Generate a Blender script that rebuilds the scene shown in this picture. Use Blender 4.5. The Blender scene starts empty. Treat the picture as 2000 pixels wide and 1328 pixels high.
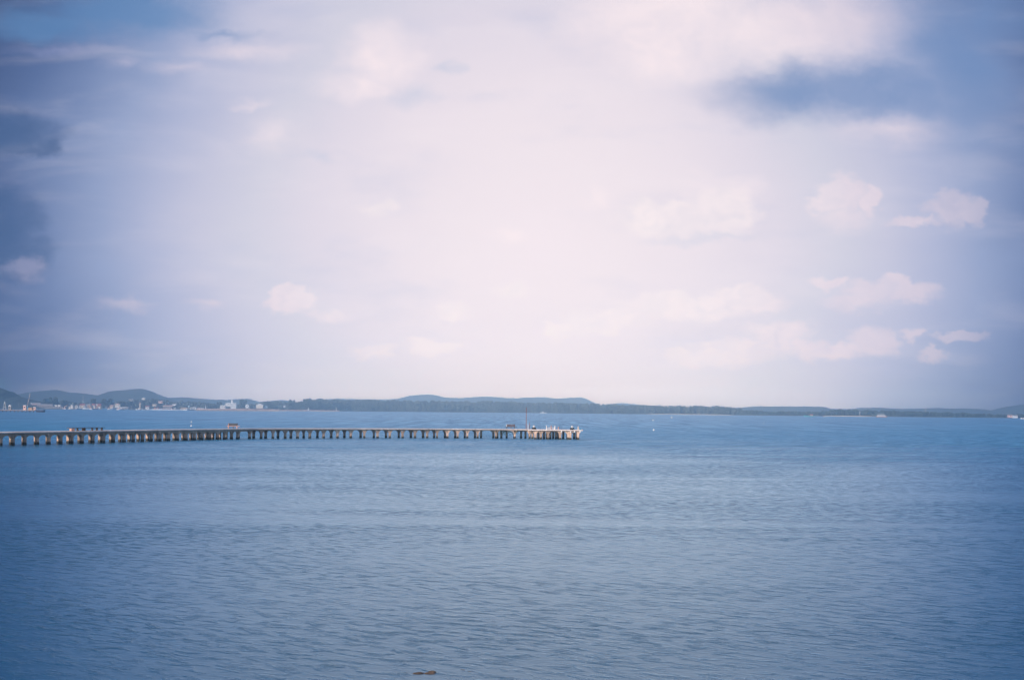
import bpy, bmesh, math, random
from mathutils import Vector, Matrix, noise

R = math.radians
random.seed(7)
C = bpy.context.scene.collection
scene = bpy.context.scene

# ------------------------------------------------------------------ camera
CAM_H = 5.5
FPX = 2778.0                       # focal length in photo pixels (photo is 2000 wide)
PITCH, ROLL = R(2.833), R(0.5)
F = Vector((0, math.cos(PITCH), math.sin(PITCH)))
R0 = Vector((1, 0, 0)); U0 = Vector((0, -math.sin(PITCH), math.cos(PITCH)))
U = U0 * math.cos(ROLL) - R0 * math.sin(ROLL)
RT = R0 * math.cos(ROLL) + U0 * math.sin(ROLL)
cam = bpy.data.cameras.new('camera')
cam.sensor_width = 36; cam.lens = 50; cam.clip_start = 0.1; cam.clip_end = 60000
camo = bpy.data.objects.new('camera', cam); C.objects.link(camo)
camo.matrix_world = Matrix(((RT.x, U.x, -F.x, 0), (RT.y, U.y, -F.y, 0), (RT.z, U.z, -F.z, CAM_H), (0, 0, 0, 1)))
scene.camera = camo
vs = scene.view_settings
vs.view_transform = 'Standard'; vs.look = 'None'; vs.gamma = 1; vs.exposure = 0; vs.use_curve_mapping = False
scene.render.engine = 'CYCLES'
scene.cycles.use_denoising = True
scene.cycles.max_bounces = 6; scene.cycles.diffuse_bounces = 2; scene.cycles.glossy_bounces = 3
scene.cycles.volume_bounces = 3
scene.cycles.sample_clamp_indirect = 8

def ray(px, py):
    return F + RT * ((px - 1000) / FPX) + U * ((664 - py) / FPX)
def uv(px, py):
    d = ray(px, py); return d.x / d.y, d.z / d.y
def yh(px): return 801.5 + 0.0087 * (px - 1000)
def P(px, py, D):                  # where a sight line meets the distance D
    d = ray(px, py); t = D / d.y
    return Vector((d.x * t, D, CAM_H + d.z * t))
def W(px, py):                     # where it meets the water
    d = ray(px, py); t = -CAM_H / d.z
    return Vector((d.x * t, d.y * t, 0))
def Wd(px, drop): return W(px, yh(px) + drop)
def G(px, D): p = P(px, yh(px), D); return Vector((p.x, D, 0))

def s2l(c):
    return tuple(((x / 255) / 12.92 if x / 255 <= 0.04045 else ((x / 255 + 0.055) / 1.055) ** 2.4) for x in c)

# ------------------------------------------------------------------ sun
SUN_EL, SUN_AZ = R(27), R(-138)    # azimuth measured from +Y towards +X: behind the camera's left shoulder
sd = Vector((math.sin(SUN_AZ) * math.cos(SUN_EL), math.cos(SUN_AZ) * math.cos(SUN_EL), math.sin(SUN_EL)))
sun = bpy.data.lights.new('sun', 'SUN'); sun.energy = 4.6; sun.angle = R(0.5); sun.color = (1.0, 0.82, 0.68)
suno = bpy.data.objects.new('sun', sun); C.objects.link(suno)
suno.rotation_euler = sd.to_track_quat('Z', 'Y').to_euler()

# ------------------------------------------------------------------ world
world = bpy.data.worlds.new('World'); scene.world = world; world.use_nodes = True
NT = world.node_tree; NT.nodes.clear()
class G_:                          # tiny expression builder
    def __init__(s, nt): s.nt = nt
    def put(s, sock, v):
        if hasattr(v, 'is_linked') or isinstance(v, bpy.types.NodeSocket): s.nt.links.new(v, sock)
        else: sock.default_value = v
    def m(s, op, a, b=None, c=None, clamp=False):
        n = s.nt.nodes.new('ShaderNodeMath'); n.operation = op; n.use_clamp = clamp
        for i, v in enumerate((a, b, c)):
            if v is not None: s.put(n.inputs[i], v)
        return n.outputs[0]
    def v(s, op, a, b=None, c=None):
        n = s.nt.nodes.new('ShaderNodeVectorMath'); n.operation = op
        for i, x in enumerate((a, b, c)):
            if x is not None: s.put(n.inputs[i], x)
        return n.outputs['Value'] if op in ('LENGTH', 'DOT_PRODUCT') else n.outputs[0]
    def mix(s, f, a, b):
        n = s.nt.nodes.new('ShaderNodeMix'); n.data_type = 'RGBA'
        s.put(n.inputs[0], f)
        for k, x in ((6, a), (7, b)):
            s.put(n.inputs[k], (*x, 1) if isinstance(x, tuple) and len(x) == 3 else x)
        return n.outputs[2]
    def noise(s, vec, scale, detail=5, rough=0.5, dist=0.0, color=False):
        n = s.nt.nodes.new('ShaderNodeTexNoise'); s.put(n.inputs['Vector'], vec)
        n.inputs['Scale'].default_value = scale; n.inputs['Detail'].default_value = detail
        n.inputs['Roughness'].default_value = rough; n.inputs['Distortion'].default_value = dist
        return n.outputs['Color' if color else 'Fac']
    def smooth(s, x, a, b, lo=0.0, hi=1.0):
        n = s.nt.nodes.new('ShaderNodeMapRange'); n.interpolation_type = 'SMOOTHSTEP'
        s.put(n.inputs[0], x)
        for i, q in enumerate((a, b, lo, hi)): n.inputs[i + 1].default_value = q
        return n.outputs[0]
    def ramp(s, x, stops):
        n = s.nt.nodes.new('ShaderNodeValToRGB'); s.put(n.inputs[0], x)
        e = n.color_ramp.elements
        while len(e) < len(stops): e.new(0.5)
        for el, (p, c) in zip(e, stops): el.position = p; el.color = (*c, 1)
        return n.outputs[0]
g = G_(NT)
tc = NT.nodes.new('ShaderNodeTexCoord')
sep = NT.nodes.new('ShaderNodeSeparateXYZ'); NT.links.new(tc.outputs['Generated'], sep.inputs[0])
ys = g.m('MAXIMUM', sep.outputs[1], 0.08)
u_ = g.m('DIVIDE', sep.outputs[0], ys); v_ = g.m('DIVIDE', sep.outputs[2], ys)
cmb = NT.nodes.new('ShaderNodeCombineXYZ'); NT.links.new(u_, cmb.inputs[0]); NT.links.new(v_, cmb.inputs[1])
uvv = cmb.outputs[0]
# turbulence that bends every cloud outline
st1 = g.v('MULTIPLY', uvv, (1, 1.5, 0))
nA = g.noise(st1, 14, 6, 0.55, 0, True)
nB = g.noise(st1, 42, 8, 0.62, 0, True)
offA = g.v('MULTIPLY', g.v('SUBTRACT', nA, (0.5, 0.5, 0.5)), (0.055, 0.030, 0))
offB = g.v('MULTIPLY', g.v('SUBTRACT', nB, (0.5, 0.5, 0.5)), (0.036, 0.026, 0))
pA = g.v('ADD', g.v('ADD', uvv, offA), g.v('MULTIPLY', offB, (0.7, 0.7, 0)))
pC = g.v('ADD', g.v('ADD', uvv, g.v('MULTIPLY', offA, (0.2, 0.2, 0))), offB)
def blobs(p, lst, flat=False):
    out = None
    for (x, y, rx, ry, w) in lst:
        u, v = uv(x, y); su, sv = FPX / rx, FPX / ry
        q = g.v('MULTIPLY_ADD', p, (su, sv, 0), (-u * su, -v * sv, 0))
        if flat: q = g.v('MAXIMUM', q, g.v('MULTIPLY', q, (1, 0.75, 1)))      # long soft base, crisp top
        f = g.m('MULTIPLY_ADD', g.v('LENGTH', q), -w, w)
        out = f if out is None else g.m('MAXIMUM', out, f)
    return out
# clear/hazy background: brightest above the bay, bluer and darker to the sides and overhead
u0, v0 = uv(1060, 470)
q = g.v('MULTIPLY_ADD', uvv, (FPX / 1000, FPX / 1050, 0), (-u0 * FPX / 1000, -v0 * FPX / 1050, 0))
q = g.v('MINIMUM', q, g.v('MULTIPLY', q, (1, 1.5, 1)))
q = g.v('MULTIPLY', q, (1, 1, 0))
wob = g.noise(g.v('MULTIPLY', uvv, (1, 2.2, 0)), 5, 4, 0.5)

rr = g.m('ADD', g.v('LENGTH', q), g.m('MULTIPLY_ADD', wob, 0.16, -0.08))
rr2 = g.m('DIVIDE', rr, 2.0, clamp=True)
BG = g.ramp(rr2, [(0.0, s2l((241, 229, 236))), (0.075, s2l((238, 227, 234))), (0.15, s2l((233, 223, 232))), (0.22, s2l((222, 215, 228))),
                  (0.28, s2l((208, 207, 223))), (0.33, s2l((196, 197, 219))), (0.38, s2l((175, 182, 212))), (0.43, s2l((147, 162, 199))),
                  (0.48, s2l((118, 137, 179))), (0.525, s2l((90, 112, 157))), (0.58, s2l((68, 89, 132))), (0.70, s2l((50, 68, 106))), (1.0, s2l((38, 54, 90)))])
BG = g.mix(g.smooth(v_, 0.29, 0.42, 0, 0.85), BG, s2l((74, 104, 168)))           # bluer towards the zenith
# thin streaky veil
veil = g.noise(g.v('MULTIPLY', uvv, (5, 22, 0)), 1.6, 7, 0.55, 0.4)
veil_f = g.smooth(veil, 0.45, 0.75, 0, 0.15)
col = g.mix(veil_f, BG, s2l((246, 236, 241)))
veil2 = g.noise(g.v('MULTIPLY_ADD', uvv, (4, 12, 0), (3.3, 1.7, 0)), 1.9, 6, 0.55)
col = g.mix(g.smooth(veil2, 0.5, 0.8, 0, 0.20), col, s2l((150, 172, 212)))
# blue gap top left
fB = blobs(pA, [(240, 30, 260, 62, 1), (90, 45, 170, 50, 1), (430, 68, 120, 16, .5)])
col = g.mix(g.smooth(fB, -0.05, 0.8, 0, 0.72), col, s2l((90, 134, 184)))
# soft bright cloud masses
fS = blobs(pA, [(1330, 30, 300, 150, 1), (1520, 50, 270, 105, 1), (1640, 40, 190, 100, .8), (1290, 110, 140, 70, 1),
                (745, 110, 120, 80, .9), (690, 160, 100, 50, .7), (530, 262, 100, 56, .45), (245, 133, 60, 20, .4),
                (350, 145, 90, 22, .4), (480, 105, 150, 30, .5), (1750, 255, 150, 45, .5), (120, 100, 150, 22, .5),
                (1150, 385, 60, 26, .7), (1000, 462, 70, 34, .6), (480, 200, 60, 16, .5), (1400, 375, 95, 55, .9)])
# dark undersides
fD = blobs(pA, [(1570, 180, 250, 80, .8), (1720, 175, 240, 90, 1), (1880, 130, 150, 190, .8), (1930, 40, 150, 150, .6)])
fDL = blobs(pA, [(20, 258, 125, 50, 1), (70, 272, 72, 34, 1), (5, 420, 100, 75, 1), (35, 495, 85, 55, .9)])
fragD = g.smooth(g.noise(g.v('MULTIPLY', pA, (1, 1.9, 0)), 9, 6, 0.6), 0.28, 0.58, 0.72, 1.0)
col = g.mix(g.m('MULTIPLY', fragD, g.smooth(fD, -0.1, 0.80, 0, 0.90)), col, s2l((112, 141, 188)))
soft = g.ramp(rr2, [(0.0, s2l((250, 236, 239))), (0.28, s2l((249, 234, 238))), (0.38, s2l((232, 219, 229))), (0.45, s2l((196, 193, 216))), (0.52, s2l((140, 150, 190)))])
def relief2(scale, d):
    a = g.noise(pA, scale, 5, 0.6); b = g.noise(g.v('ADD', pA, (-d, d, 0)), scale, 5, 0.6)
    return g.m('SUBTRACT', a, b)
soft = g.mix(g.m('MULTIPLY_ADD', relief2(16, 0.012), 2.2, 0.72, clamp=True), g.v('MULTIPLY', soft, (0.80, 0.85, 0.92)), soft)
col = g.mix(g.smooth(fS, -0.05, 0.75, 0, 0.85), col, soft)
frag = g.smooth(g.noise(g.v('MULTIPLY', pA, (1, 1.6, 0)), 22, 6, 0.6), 0.30, 0.58, 0.62, 1.0)
col = g.mix(g.m('MULTIPLY', frag, g.smooth(fDL, -0.08, 0.50, 0, 0.78)), col, s2l((68, 96, 140)))
fdd = blobs(pA, [(790, 185, 75, 30, 1), (885, 138, 36, 20, 1), (1370, 462, 150, 16, .9), (630, 305, 80, 15, .8)])
col = g.mix(g.smooth(fdd, 0.0, 1.1, 0, 0.38), col, s2l((178, 192, 218)))
# small cumulus: (x, y, rx, ry, weight)
CUM = [(570, 592, 66, 22, 1.3), (562, 576, 34, 26, 1.2), (604, 588, 28, 16, 1.2),
       (1645, 372, 62, 46, 1), (1612, 392, 44, 26, 1), (1700, 385, 30, 34, .9), (1650, 420, 80, 36, .5),
       (1860, 402, 70, 32, 1), (1856, 388, 30, 30, 1), (1905, 412, 34, 30, 1), (1780, 430, 60, 16, .8),
       (1265, 415, 50, 42, .9), (1330, 425, 160, 40, .9), (1420, 405, 70, 56, .9),
       (1450, 582, 105, 28, 1), (1310, 590, 80, 30, 1), (1350, 602, 180, 26, .9), (1180, 622, 110, 28, .9), (1100, 640, 60, 22, .8),
       (1740, 568, 110, 26, 1), (1752, 553, 34, 26, 1), (1620, 550, 50, 15, .8), (1680, 590, 100, 20, .6),
       (1520, 655, 90, 36, .8), (1430, 685, 110, 28, .8), (1710, 660, 56, 32, 1), (1785, 650, 30, 14, .8), (1340, 697, 60, 18, .8), (1620, 680, 120, 22, .8),
       (1870, 658, 64, 13, 1), (1820, 694, 44, 14, .9), (880, 602, 42, 22, .8), (850, 672, 80, 20, .7), (725, 682, 56, 18, .7),
       (998, 566, 45, 20, .7), (240, 592, 75, 20, .45), (410, 592, 60, 15, .45), (640, 615, 60, 12, .5), (45, 522, 60, 30, .7),
       (740, 403, 55, 17, .6)]
fC = blobs(pC, CUM, True)
aC = g.m('MULTIPLY', g.smooth(fC, -0.02, 0.5, 0, 0.82), g.smooth(g.noise(pC, 18, 4, 0.6), 0.25, 0.6, 0.65, 1.0))
# relief inside the puffs: light from the upper left
def relief(scale, d):
    a = g.noise(pC, scale, 4, 0.55); b = g.noise(g.v('ADD', pC, (-d, d, 0)), scale, 4, 0.55)
    return g.m('SUBTRACT', a, b)
rl = g.m('MULTIPLY_ADD', relief(40, 0.006), 1.6, 0.62, clamp=True)
lit = g.ramp(rr2, [(0.0, s2l((252, 240, 240))), (0.2, s2l((249, 236, 238))), (0.3, s2l((238, 223, 231))), (0.38, s2l((222, 210, 223))), (0.43, s2l((200, 194, 213))), (0.48, s2l((166, 167, 197))), (0.55, s2l((118, 132, 170)))])
ccol = g.mix(rl, g.v('MULTIPLY', lit, (0.80, 0.84, 0.91)), lit)
col = g.mix(g.m('MULTIPLY', aC, 1.0), col, ccol)
# fall back to the clear Nishita sky far from the view direction
sky = NT.nodes.new('ShaderNodeTexSky'); sky.sky_type = 'NISHITA'; sky.sun_disc = False
sky.sun_elevation = SUN_EL; sky.sun_rotation = SUN_AZ; sky.dust_density = 2.0; sky.air_density = 1.0
SKY_STRENGTH = 0.10
HAZE_D, HAZE_Y, HAZE_TOP = 0.00029, 9800.0, 134.5
HA, HB = (0.30, 0.45, 0.61), (0.055, 0.085, 0.12)
Lp = g.m('MULTIPLY', g.m('MINIMUM', HAZE_Y, g.m('DIVIDE', HAZE_TOP, g.m('MAXIMUM', v_, 0.001))),
         g.m('SQRT', g.m('ADD', 1.0, g.m('MULTIPLY', u_, u_))))
Tr = g.m('EXPONENT', g.m('MULTIPLY', Lp, -HAZE_D))
Tc = NT.nodes.new('ShaderNodeCombineXYZ')
for k_ in range(3): NT.links.new(Tr, Tc.inputs[k_])
# light scattered towards the eye by that air follows the brightness of the sky behind it
air = g.v('MULTIPLY', g.v('SUBTRACT', (1, 1, 1), Tc.outputs[0]), g.v('MULTIPLY_ADD', col, HA, HB))
col = g.v('DIVIDE', g.v('SUBTRACT', col, air), Tc.outputs[0])
col = g.v('MAXIMUM', col, (0.015, 0.03, 0.06))
colx = g.v('SCALE', col); NT.nodes[-1].inputs['Scale'].default_value = 1 / SKY_STRENGTH
front = g.m('MULTIPLY', g.smooth(sep.outputs[1], 0.12, 0.45), g.smooth(rr, 1.15, 2.0, 1.0, 0.0))
nish = g.v('SCALE', sky.outputs[0]); NT.nodes[-1].inputs['Scale'].default_value = 0.8
cov = g.smooth(g.noise(tc.outputs['Generated'], 3.0, 6, 0.55), 0.35, 0.65, 0.15, 0.75)
cov = g.m('MULTIPLY', cov, g.smooth(sep.outputs[1], 0.3, -0.2))
nish = g.mix(cov, nish, tuple(c / SKY_STRENGTH for c in (0.66, 0.80, 1.15)))
fin = g.mix(front, nish, colx)
bgn = NT.nodes.new('ShaderNodeBackground'); NT.links.new(fin, bgn.inputs[0]); bgn.inputs[1].default_value = SKY_STRENGTH
wo = NT.nodes.new('ShaderNodeOutputWorld'); NT.links.new(bgn.outputs[0], wo.inputs[0])
world.cycles.sampling_method = 'MANUAL'; world.cycles.sample_map_resolution = 512

# ------------------------------------------------------------------ materials
MATS = {}
def mat(name, colour, rough=0.8, var=0.12, scale=1.5, metal=0.0, bump=0.0, colour2=None):
    if name in MATS: return MATS[name]
    m = bpy.data.materials.new(name); m.use_nodes = True
    nt = m.node_tree; b = nt.nodes['Principled BSDF']; e = G_(nt)
    t = nt.nodes.new('ShaderNodeTexCoord')
    n = e.noise(t.outputs['Object'], scale, 5, 0.6)
    c2 = colour2 or tuple(max(0, c * (1 - 3 * var)) for c in colour)
    c = e.mix(e.smooth(n, 0.3, 0.7), c2, colour)
    nt.links.new(c, b.inputs['Base Color'])
    b.inputs['Roughness'].default_value = rough; b.inputs['Metallic'].default_value = metal
    if bump:
        bp = nt.nodes.new('ShaderNodeBump'); bp.inputs['Strength'].default_value = 0.6; bp.inputs['Distance'].default_value = bump
        nt.links.new(n, bp.inputs['Height']); nt.links.new(bp.outputs[0], b.inputs['Normal'])
    MATS[name] = m; return m

def concrete(name, base, dark, wet=True):
    m = bpy.data.materials.new(name); m.use_nodes = True
    nt = m.node_tree; b = nt.nodes['Principled BSDF']; e = G_(nt)
    ge = nt.nodes.new('ShaderNodeNewGeometry'); sp = nt.nodes.new('ShaderNodeSeparateXYZ')
    nt.links.new(ge.outputs['Position'], sp.inputs[0])
    n1 = e.noise(ge.outputs['Position'], 0.35, 5, 0.6); n2 = e.noise(e.v('MULTIPLY', ge.outputs['Position'], (1, 1, 0.25)), 2.6, 5, 0.65)
    oi = nt.nodes.new('ShaderNodeObjectInfo')
    c = e.mix(e.smooth(e.m('ADD', n1, e.m('MULTIPLY_ADD', oi.outputs['Random'], 0.3, -0.15)), 0.38, 0.66), dark, base)
    c = e.mix(e.smooth(n2, 0.5, 0.72, 0, 0.55), c, (0.11, 0.075, 0.05))      # rust and run-off streaks
    if wet:                                                                  # tide line: weed and barnacles on the lowest half metre
        z = e.m('ADD', sp.outputs[2], e.m('MULTIPLY_ADD', n2, 0.5, -0.25))
        c = e.mix(e.smooth(z, 0.25, 0.55, 1, 0), c, (0.035, 0.033, 0.022))
    nt.links.new(c, b.inputs['Base Color']); b.inputs['Roughness'].default_value = 0.9
    bp = nt.nodes.new('ShaderNodeBump'); bp.inputs['Strength'].default_value = 0.5; bp.inputs['Distance'].default_value = 0.03
    nt.links.new(n2, bp.inputs['Height']); nt.links.new(bp.outputs[0], b.inputs['Normal'])
    MATS[name] = m; return m
CON = concrete("old_concrete", (0.62, 0.43, 0.32), (0.31, 0.225, 0.17))
CON_D = concrete('dark_concrete', (0.34, 0.27, 0.22), (0.14, 0.115, 0.10), wet=False)  # darker tone for the left front girder, rear girder and cross beams
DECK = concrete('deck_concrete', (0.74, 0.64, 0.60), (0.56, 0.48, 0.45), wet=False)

# water
def water_mat():
    m = bpy.data.materials.new('sea_water'); m.use_nodes = True
    nt = m.node_tree; b = nt.nodes['Principled BSDF']; e = G_(nt)
    ge = nt.nodes.new('ShaderNodeNewGeometry'); pos = ge.outputs['Position']
    sp = nt.nodes.new('ShaderNodeSeparateXYZ'); nt.links.new(pos, sp.inputs[0])
    # wind lanes: ruffled water further out, slicker inshore
    lanes = e.noise(e.v('MULTIPLY', pos, (0.018, 0.034, 0)), 1.0, 5, 0.65, 0.8)
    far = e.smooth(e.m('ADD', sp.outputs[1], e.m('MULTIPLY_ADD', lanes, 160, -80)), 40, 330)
    rip = e.m('ADD', e.m('MULTIPLY', far, 1.1), e.smooth(lanes, 0.38, 0.72, 0.10, 0.50))
    rot = nt.nodes.new('ShaderNodeMapping'); rot.inputs['Rotation'].default_value = (0, 0, R(38))
    nt.links.new(pos, rot.inputs[0]); p = rot.outputs[0]
    n1 = e.noise(e.v('MULTIPLY', p, (0.5, 1.0, 1)), 0.22, 2, 0.5)         # swell
    n2 = e.noise(e.v('MULTIPLY', p, (0.5, 1.0, 1)), 2.6, 6, 0.62, 0.5)   # wavelets, sharpened into crests
    cr = e.m('POWER', e.m('MAXIMUM', e.m('SUBTRACT', n2, 0.50), 0.0), 1.4)
    n3 = e.noise(e.v('MULTIPLY', p, (0.7, 1.0, 1)), 4.5, 4, 0.6, 0.3)     # ripples
    n4 = e.noise(e.v('MULTIPLY', p, (0.9, 0.16, 1)), 0.8, 5, 0.65, 0.3)   # groups of waves seen far out
    n5 = e.noise(e.v('MULTIPLY', pos, (0.22, 0.010, 1)), 1.0, 5, 0.7, 0.2)  # glints on the far water, put into colour and ripple strength
    vf = e.smooth(sp.outputs[1], 250, 700)
    n4 = e.m('ADD', e.m('MULTIPLY', n4, e.m('SUBTRACT', 1.0, vf)), e.m('MULTIPLY', n5, vf))
    grp_ = e.smooth(n4, 0.38, 0.62, 0.35, 1.5)
    rip = e.m('MULTIPLY', rip, e.m('ADD', e.m('MULTIPLY', far, e.m('SUBTRACT', grp_, 1.0)), 1.0))
    h = e.m('ADD', e.m('MULTIPLY', n1, 0.05), e.m('MULTIPLY', e.m('ADD', e.m("MULTIPLY", cr, 0.64), e.m('ADD', e.m('MULTIPLY', n2, 0.07), e.m('MULTIPLY', n3, 0.035))), rip))
    bp = nt.nodes.new('ShaderNodeBump'); bp.inputs['Strength'].default_value = 1.0; bp.inputs['Distance'].default_value = 1.0
    nt.links.new(h, bp.inputs['Height'])
    farc = e.mix(e.smooth(n4, 0.40, 0.60), (0.020, 0.30, 0.56), (0.008, 0.125, 0.31))  # bright and dark of distant wave groups and glints painted into the body colour
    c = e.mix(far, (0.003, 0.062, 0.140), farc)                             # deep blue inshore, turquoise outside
    nt.nodes.remove(b)
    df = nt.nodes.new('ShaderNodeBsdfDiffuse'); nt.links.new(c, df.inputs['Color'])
    gl = nt.nodes.new('ShaderNodeBsdfGlossy'); gl.inputs['Color'].default_value = (0.67, 0.87, 1.0, 1)
    nt.links.new(e.m('MULTIPLY_ADD', far, 0.22, 0.10), gl.inputs['Roughness'])
    fr = nt.nodes.new('ShaderNodeFresnel'); fr.inputs['IOR'].default_value = 1.333
    for n_ in (df, gl, fr): nt.links.new(bp.outputs[0], n_.inputs['Normal'])
    mx = nt.nodes.new('ShaderNodeMixShader'); nt.links.new(fr.outputs[0], mx.inputs[0]); nt.links.new(df.outputs[0], mx.inputs[1]); nt.links.new(gl.outputs[0], mx.inputs[2])
    nt.links.new(mx.outputs[0], nt.nodes['Material Output'].inputs['Surface'])
    return m
WATER = water_mat()

FOL = mat('foliage', (0.105, 0.115, 0.095), 0.9, 0.2, 0.12, colour2=(0.04, 0.05, 0.045))
FOLD = mat('dark_foliage', (0.05, 0.065, 0.045), 0.9, 0.2, 0.1, colour2=(0.025, 0.035, 0.028))
HILL = mat('hill_forest', (0.085, 0.10, 0.095), 1.0, 0.15, 0.03, colour2=(0.05, 0.062, 0.06))
BARK = mat('bark', (0.10, 0.07, 0.05))
SAND = mat('pale_sand', (0.72, 0.60, 0.46), 0.9, 0.05, 0.05)
SOIL = mat('shore_ground', (0.13, 0.12, 0.07), 0.95, 0.15, 0.02)
ROCKM = mat('mole_rock', (0.38, 0.30, 0.26), 0.95, 0.2, 0.35, colour2=(0.13, 0.11, 0.10))
WHITE = mat('white_paint', (0.80, 0.78, 0.76), 0.5, 0.04)
CREAM = mat('cream_wall', (0.72, 0.60, 0.48), 0.8, 0.05, 0.2)
TAN = mat('tan_wall', (0.62, 0.42, 0.28), 0.8, 0.08, 0.2)
PINK = mat('pink_wall', (0.78, 0.52, 0.46), 0.8, 0.05, 0.2)
GREYR = mat('grey_roof', (0.34, 0.31, 0.31), 0.7, 0.08, 0.3)
REDR = mat('red_roof', (0.42, 0.13, 0.09), 0.8, 0.1, 0.3)
BLUER = mat('blue_paint', (0.09, 0.26, 0.42), 0.5, 0.08)
TEAL = mat('teal_paint', (0.10, 0.48, 0.50), 0.5, 0.06)
NAVY = mat('navy_hull', (0.02, 0.025, 0.06), 0.6, 0.1)
DARK = mat('dark_glass', (0.03, 0.035, 0.045), 0.25, 0.05)
RUST = mat('rust_red_paint', (0.30, 0.12, 0.12), 0.7, 0.12, 1.2)
GREYC = mat('bench_concrete', (0.10, 0.11, 0.13), 0.9, 0.12, 2.0)
SALMON = mat('salmon_concrete', (0.62, 0.36, 0.28), 0.9, 0.08, 2.0)
STEEL = mat('grey_steel', (0.30, 0.30, 0.31), 0.5, 0.1, 2, 0.3)
RUBBER = mat('black_rubber', (0.02, 0.02, 0.022), 0.85, 0.1, 4)
VINE = mat('algae_green', (0.05, 0.085, 0.05), 0.9, 0.2, 1.5)
ORANGE = mat('orange_paint', (0.70, 0.22, 0.07), 0.6, 0.05)

# ------------------------------------------------------------------ mesh helpers
class MB:
    def __init__(s): s.v = []; s.f = []
    def add(s, vs_, fs_):
        b = len(s.v); s.v += [tuple(x) for x in vs_]; s.f += [tuple(i + b for i in f) for f in fs_]
        return s
    def box(s, c, d, rz=0.0, taper=1.0):
        x, y, z = d[0] / 2, d[1] / 2, d[2] / 2; co, si = math.cos(rz), math.sin(rz); vv = []
        for k in (-1, 1):
            t = taper if k > 0 else 1
            for (a, b_) in ((-1, -1), (1, -1), (1, 1), (-1, 1)):
                px_, py_ = a * x * t, b_ * y * t
                vv.append((c[0] + px_ * co - py_ * si, c[1] + px_ * si + py_ * co, c[2] + k * z))
        return s.add(vv, [(3, 2, 1, 0), (4, 5, 6, 7), (0, 1, 5, 4), (1, 2, 6, 5), (2, 3, 7, 6), (3, 0, 4, 7)])
    def tube(s, pts, r, n=8):
        pts = [Vector(p) for p in pts]; rs = r if isinstance(r, (list, tuple)) else [r] * len(pts)
        vv = []
        for i, p in enumerate(pts):
            d = (pts[min(i + 1, len(pts) - 1)] - pts[max(i - 1, 0)]).normalized()
            a = d.orthogonal().normalized() if abs(d.z) < 0.99 else Vector((1, 0, 0)); b_ = d.cross(a)
            for k in range(n):
                t = 2 * math.pi * k / n; vv.append(p + (a * math.cos(t) + b_ * math.sin(t)) * rs[i])
        ff = [(i * n + k, i * n + (k + 1) % n, (i + 1) * n + (k + 1) % n, (i + 1) * n + k) for i in range(len(pts) - 1) for k in range(n)]
        ff += [tuple(range(n))[::-1], tuple((len(pts) - 1) * n + k for k in range(n))]
        return s.add(vv, ff)
    def lathe(s, c, prof, n=12):
        vv = []; m_ = len(prof)
        for (r, z) in prof:
            for k in range(n):
                t = 2 * math.pi * k / n; vv.append((c[0] + r * math.cos(t), c[1] + r * math.sin(t), c[2] + z))
        ff = [(i * n + k, i * n + (k + 1) % n, (i + 1) * n + (k + 1) % n, (i + 1) * n + k) for i in range(m_ - 1) for k in range(n)]
        ff += [tuple(range(n))[::-1], tuple((m_ - 1) * n + k for k in range(n))]
        return s.add(vv, ff)
    def ball(s, c, r, n=8, m_=6, jit=0.0, rnd=random):
        if not isinstance(r, (tuple, list)): r = (r, r, r)
        vv = [(c[0], c[1], c[2] - r[2])]
        for i in range(1, m_):
            ph = -math.pi / 2 + math.pi * i / m_
            for k in range(n):
                t = 2 * math.pi * k / n; j = 1 + rnd.uniform(-jit, jit)
                vv.append((c[0] + r[0] * j * math.cos(ph) * math.cos(t), c[1] + r[1] * j * math.cos(ph) * math.sin(t), c[2] + r[2] * j * math.sin(ph)))
        vv.append((c[0], c[1], c[2] + r[2])); top = len(vv) - 1
        ff = [(0, 1 + (k + 1) % n, 1 + k) for k in range(n)]
        for i in range(m_ - 2):
            for k in range(n):
                a = 1 + i * n + k; b_ = 1 + i * n + (k + 1) % n
                ff.append((a, b_, b_ + n, a + n))
        o = 1 + (m_ - 2) * n
        ff += [(o + k, o + (k + 1) % n, top) for k in range(n)]
        return s.add(vv, ff)
    def leaf(s, c, sz, rnd=random):
        a = Vector((rnd.gauss(0, 1), rnd.gauss(0, 1), rnd.gauss(0, 1))).normalized(); b_ = a.orthogonal().normalized()
        c = Vector(c); return s.add([c - a * sz, c + b_ * sz * .7, c + a * sz, c - b_ * sz * .7], [(0, 1, 2, 3)])
    def extrude(s, prof, y0, y1):      # prof: closed outline in x,z -> solid between y0 and y1
        n = len(prof)
        vv = [(x, y0, z) for x, z in prof] + [(x, y1, z) for x, z in prof]
        ff = [tuple(range(n)), tuple(range(n, 2 * n))[::-1]] + [(i, n + i, n + (i + 1) % n, (i + 1) % n) for i in range(n)]
        return s.add(vv, ff)
    def build(s, name, m, parent=None, smooth=False, loc=None, rz=0.0):
        me = bpy.data.meshes.new(name); me.from_pydata(s.v, [], s.f); me.update()
        bm = bmesh.new(); bm.from_mesh(me); bmesh.ops.recalc_face_normals(bm, faces=bm.faces); bm.to_mesh(me); bm.free()
        me.materials.append(m)
        if smooth:
            for p_ in me.polygons: p_.use_smooth = True
        o = bpy.data.objects.new(name, me); C.objects.link(o)
        if parent: o.parent = parent
        if loc is not None: o.location = loc
        o.rotation_euler.z = rz
        return o
def tag(o, label=None, cat=None, group=None, kind=None):
    if label: o['label'] = label
    if cat: o['category'] = cat
    if group: o['group'] = group
    if kind: o['kind'] = kind
    return o
def thing(name, label, cat, loc=(0, 0, 0), rz=0.0, group=None):
    o = bpy.data.objects.new(name, None); C.objects.link(o); o.location = loc; o.rotation_euler.z = rz
    o.empty_display_size = 0.3
    return tag(o, label, cat, group)
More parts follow.
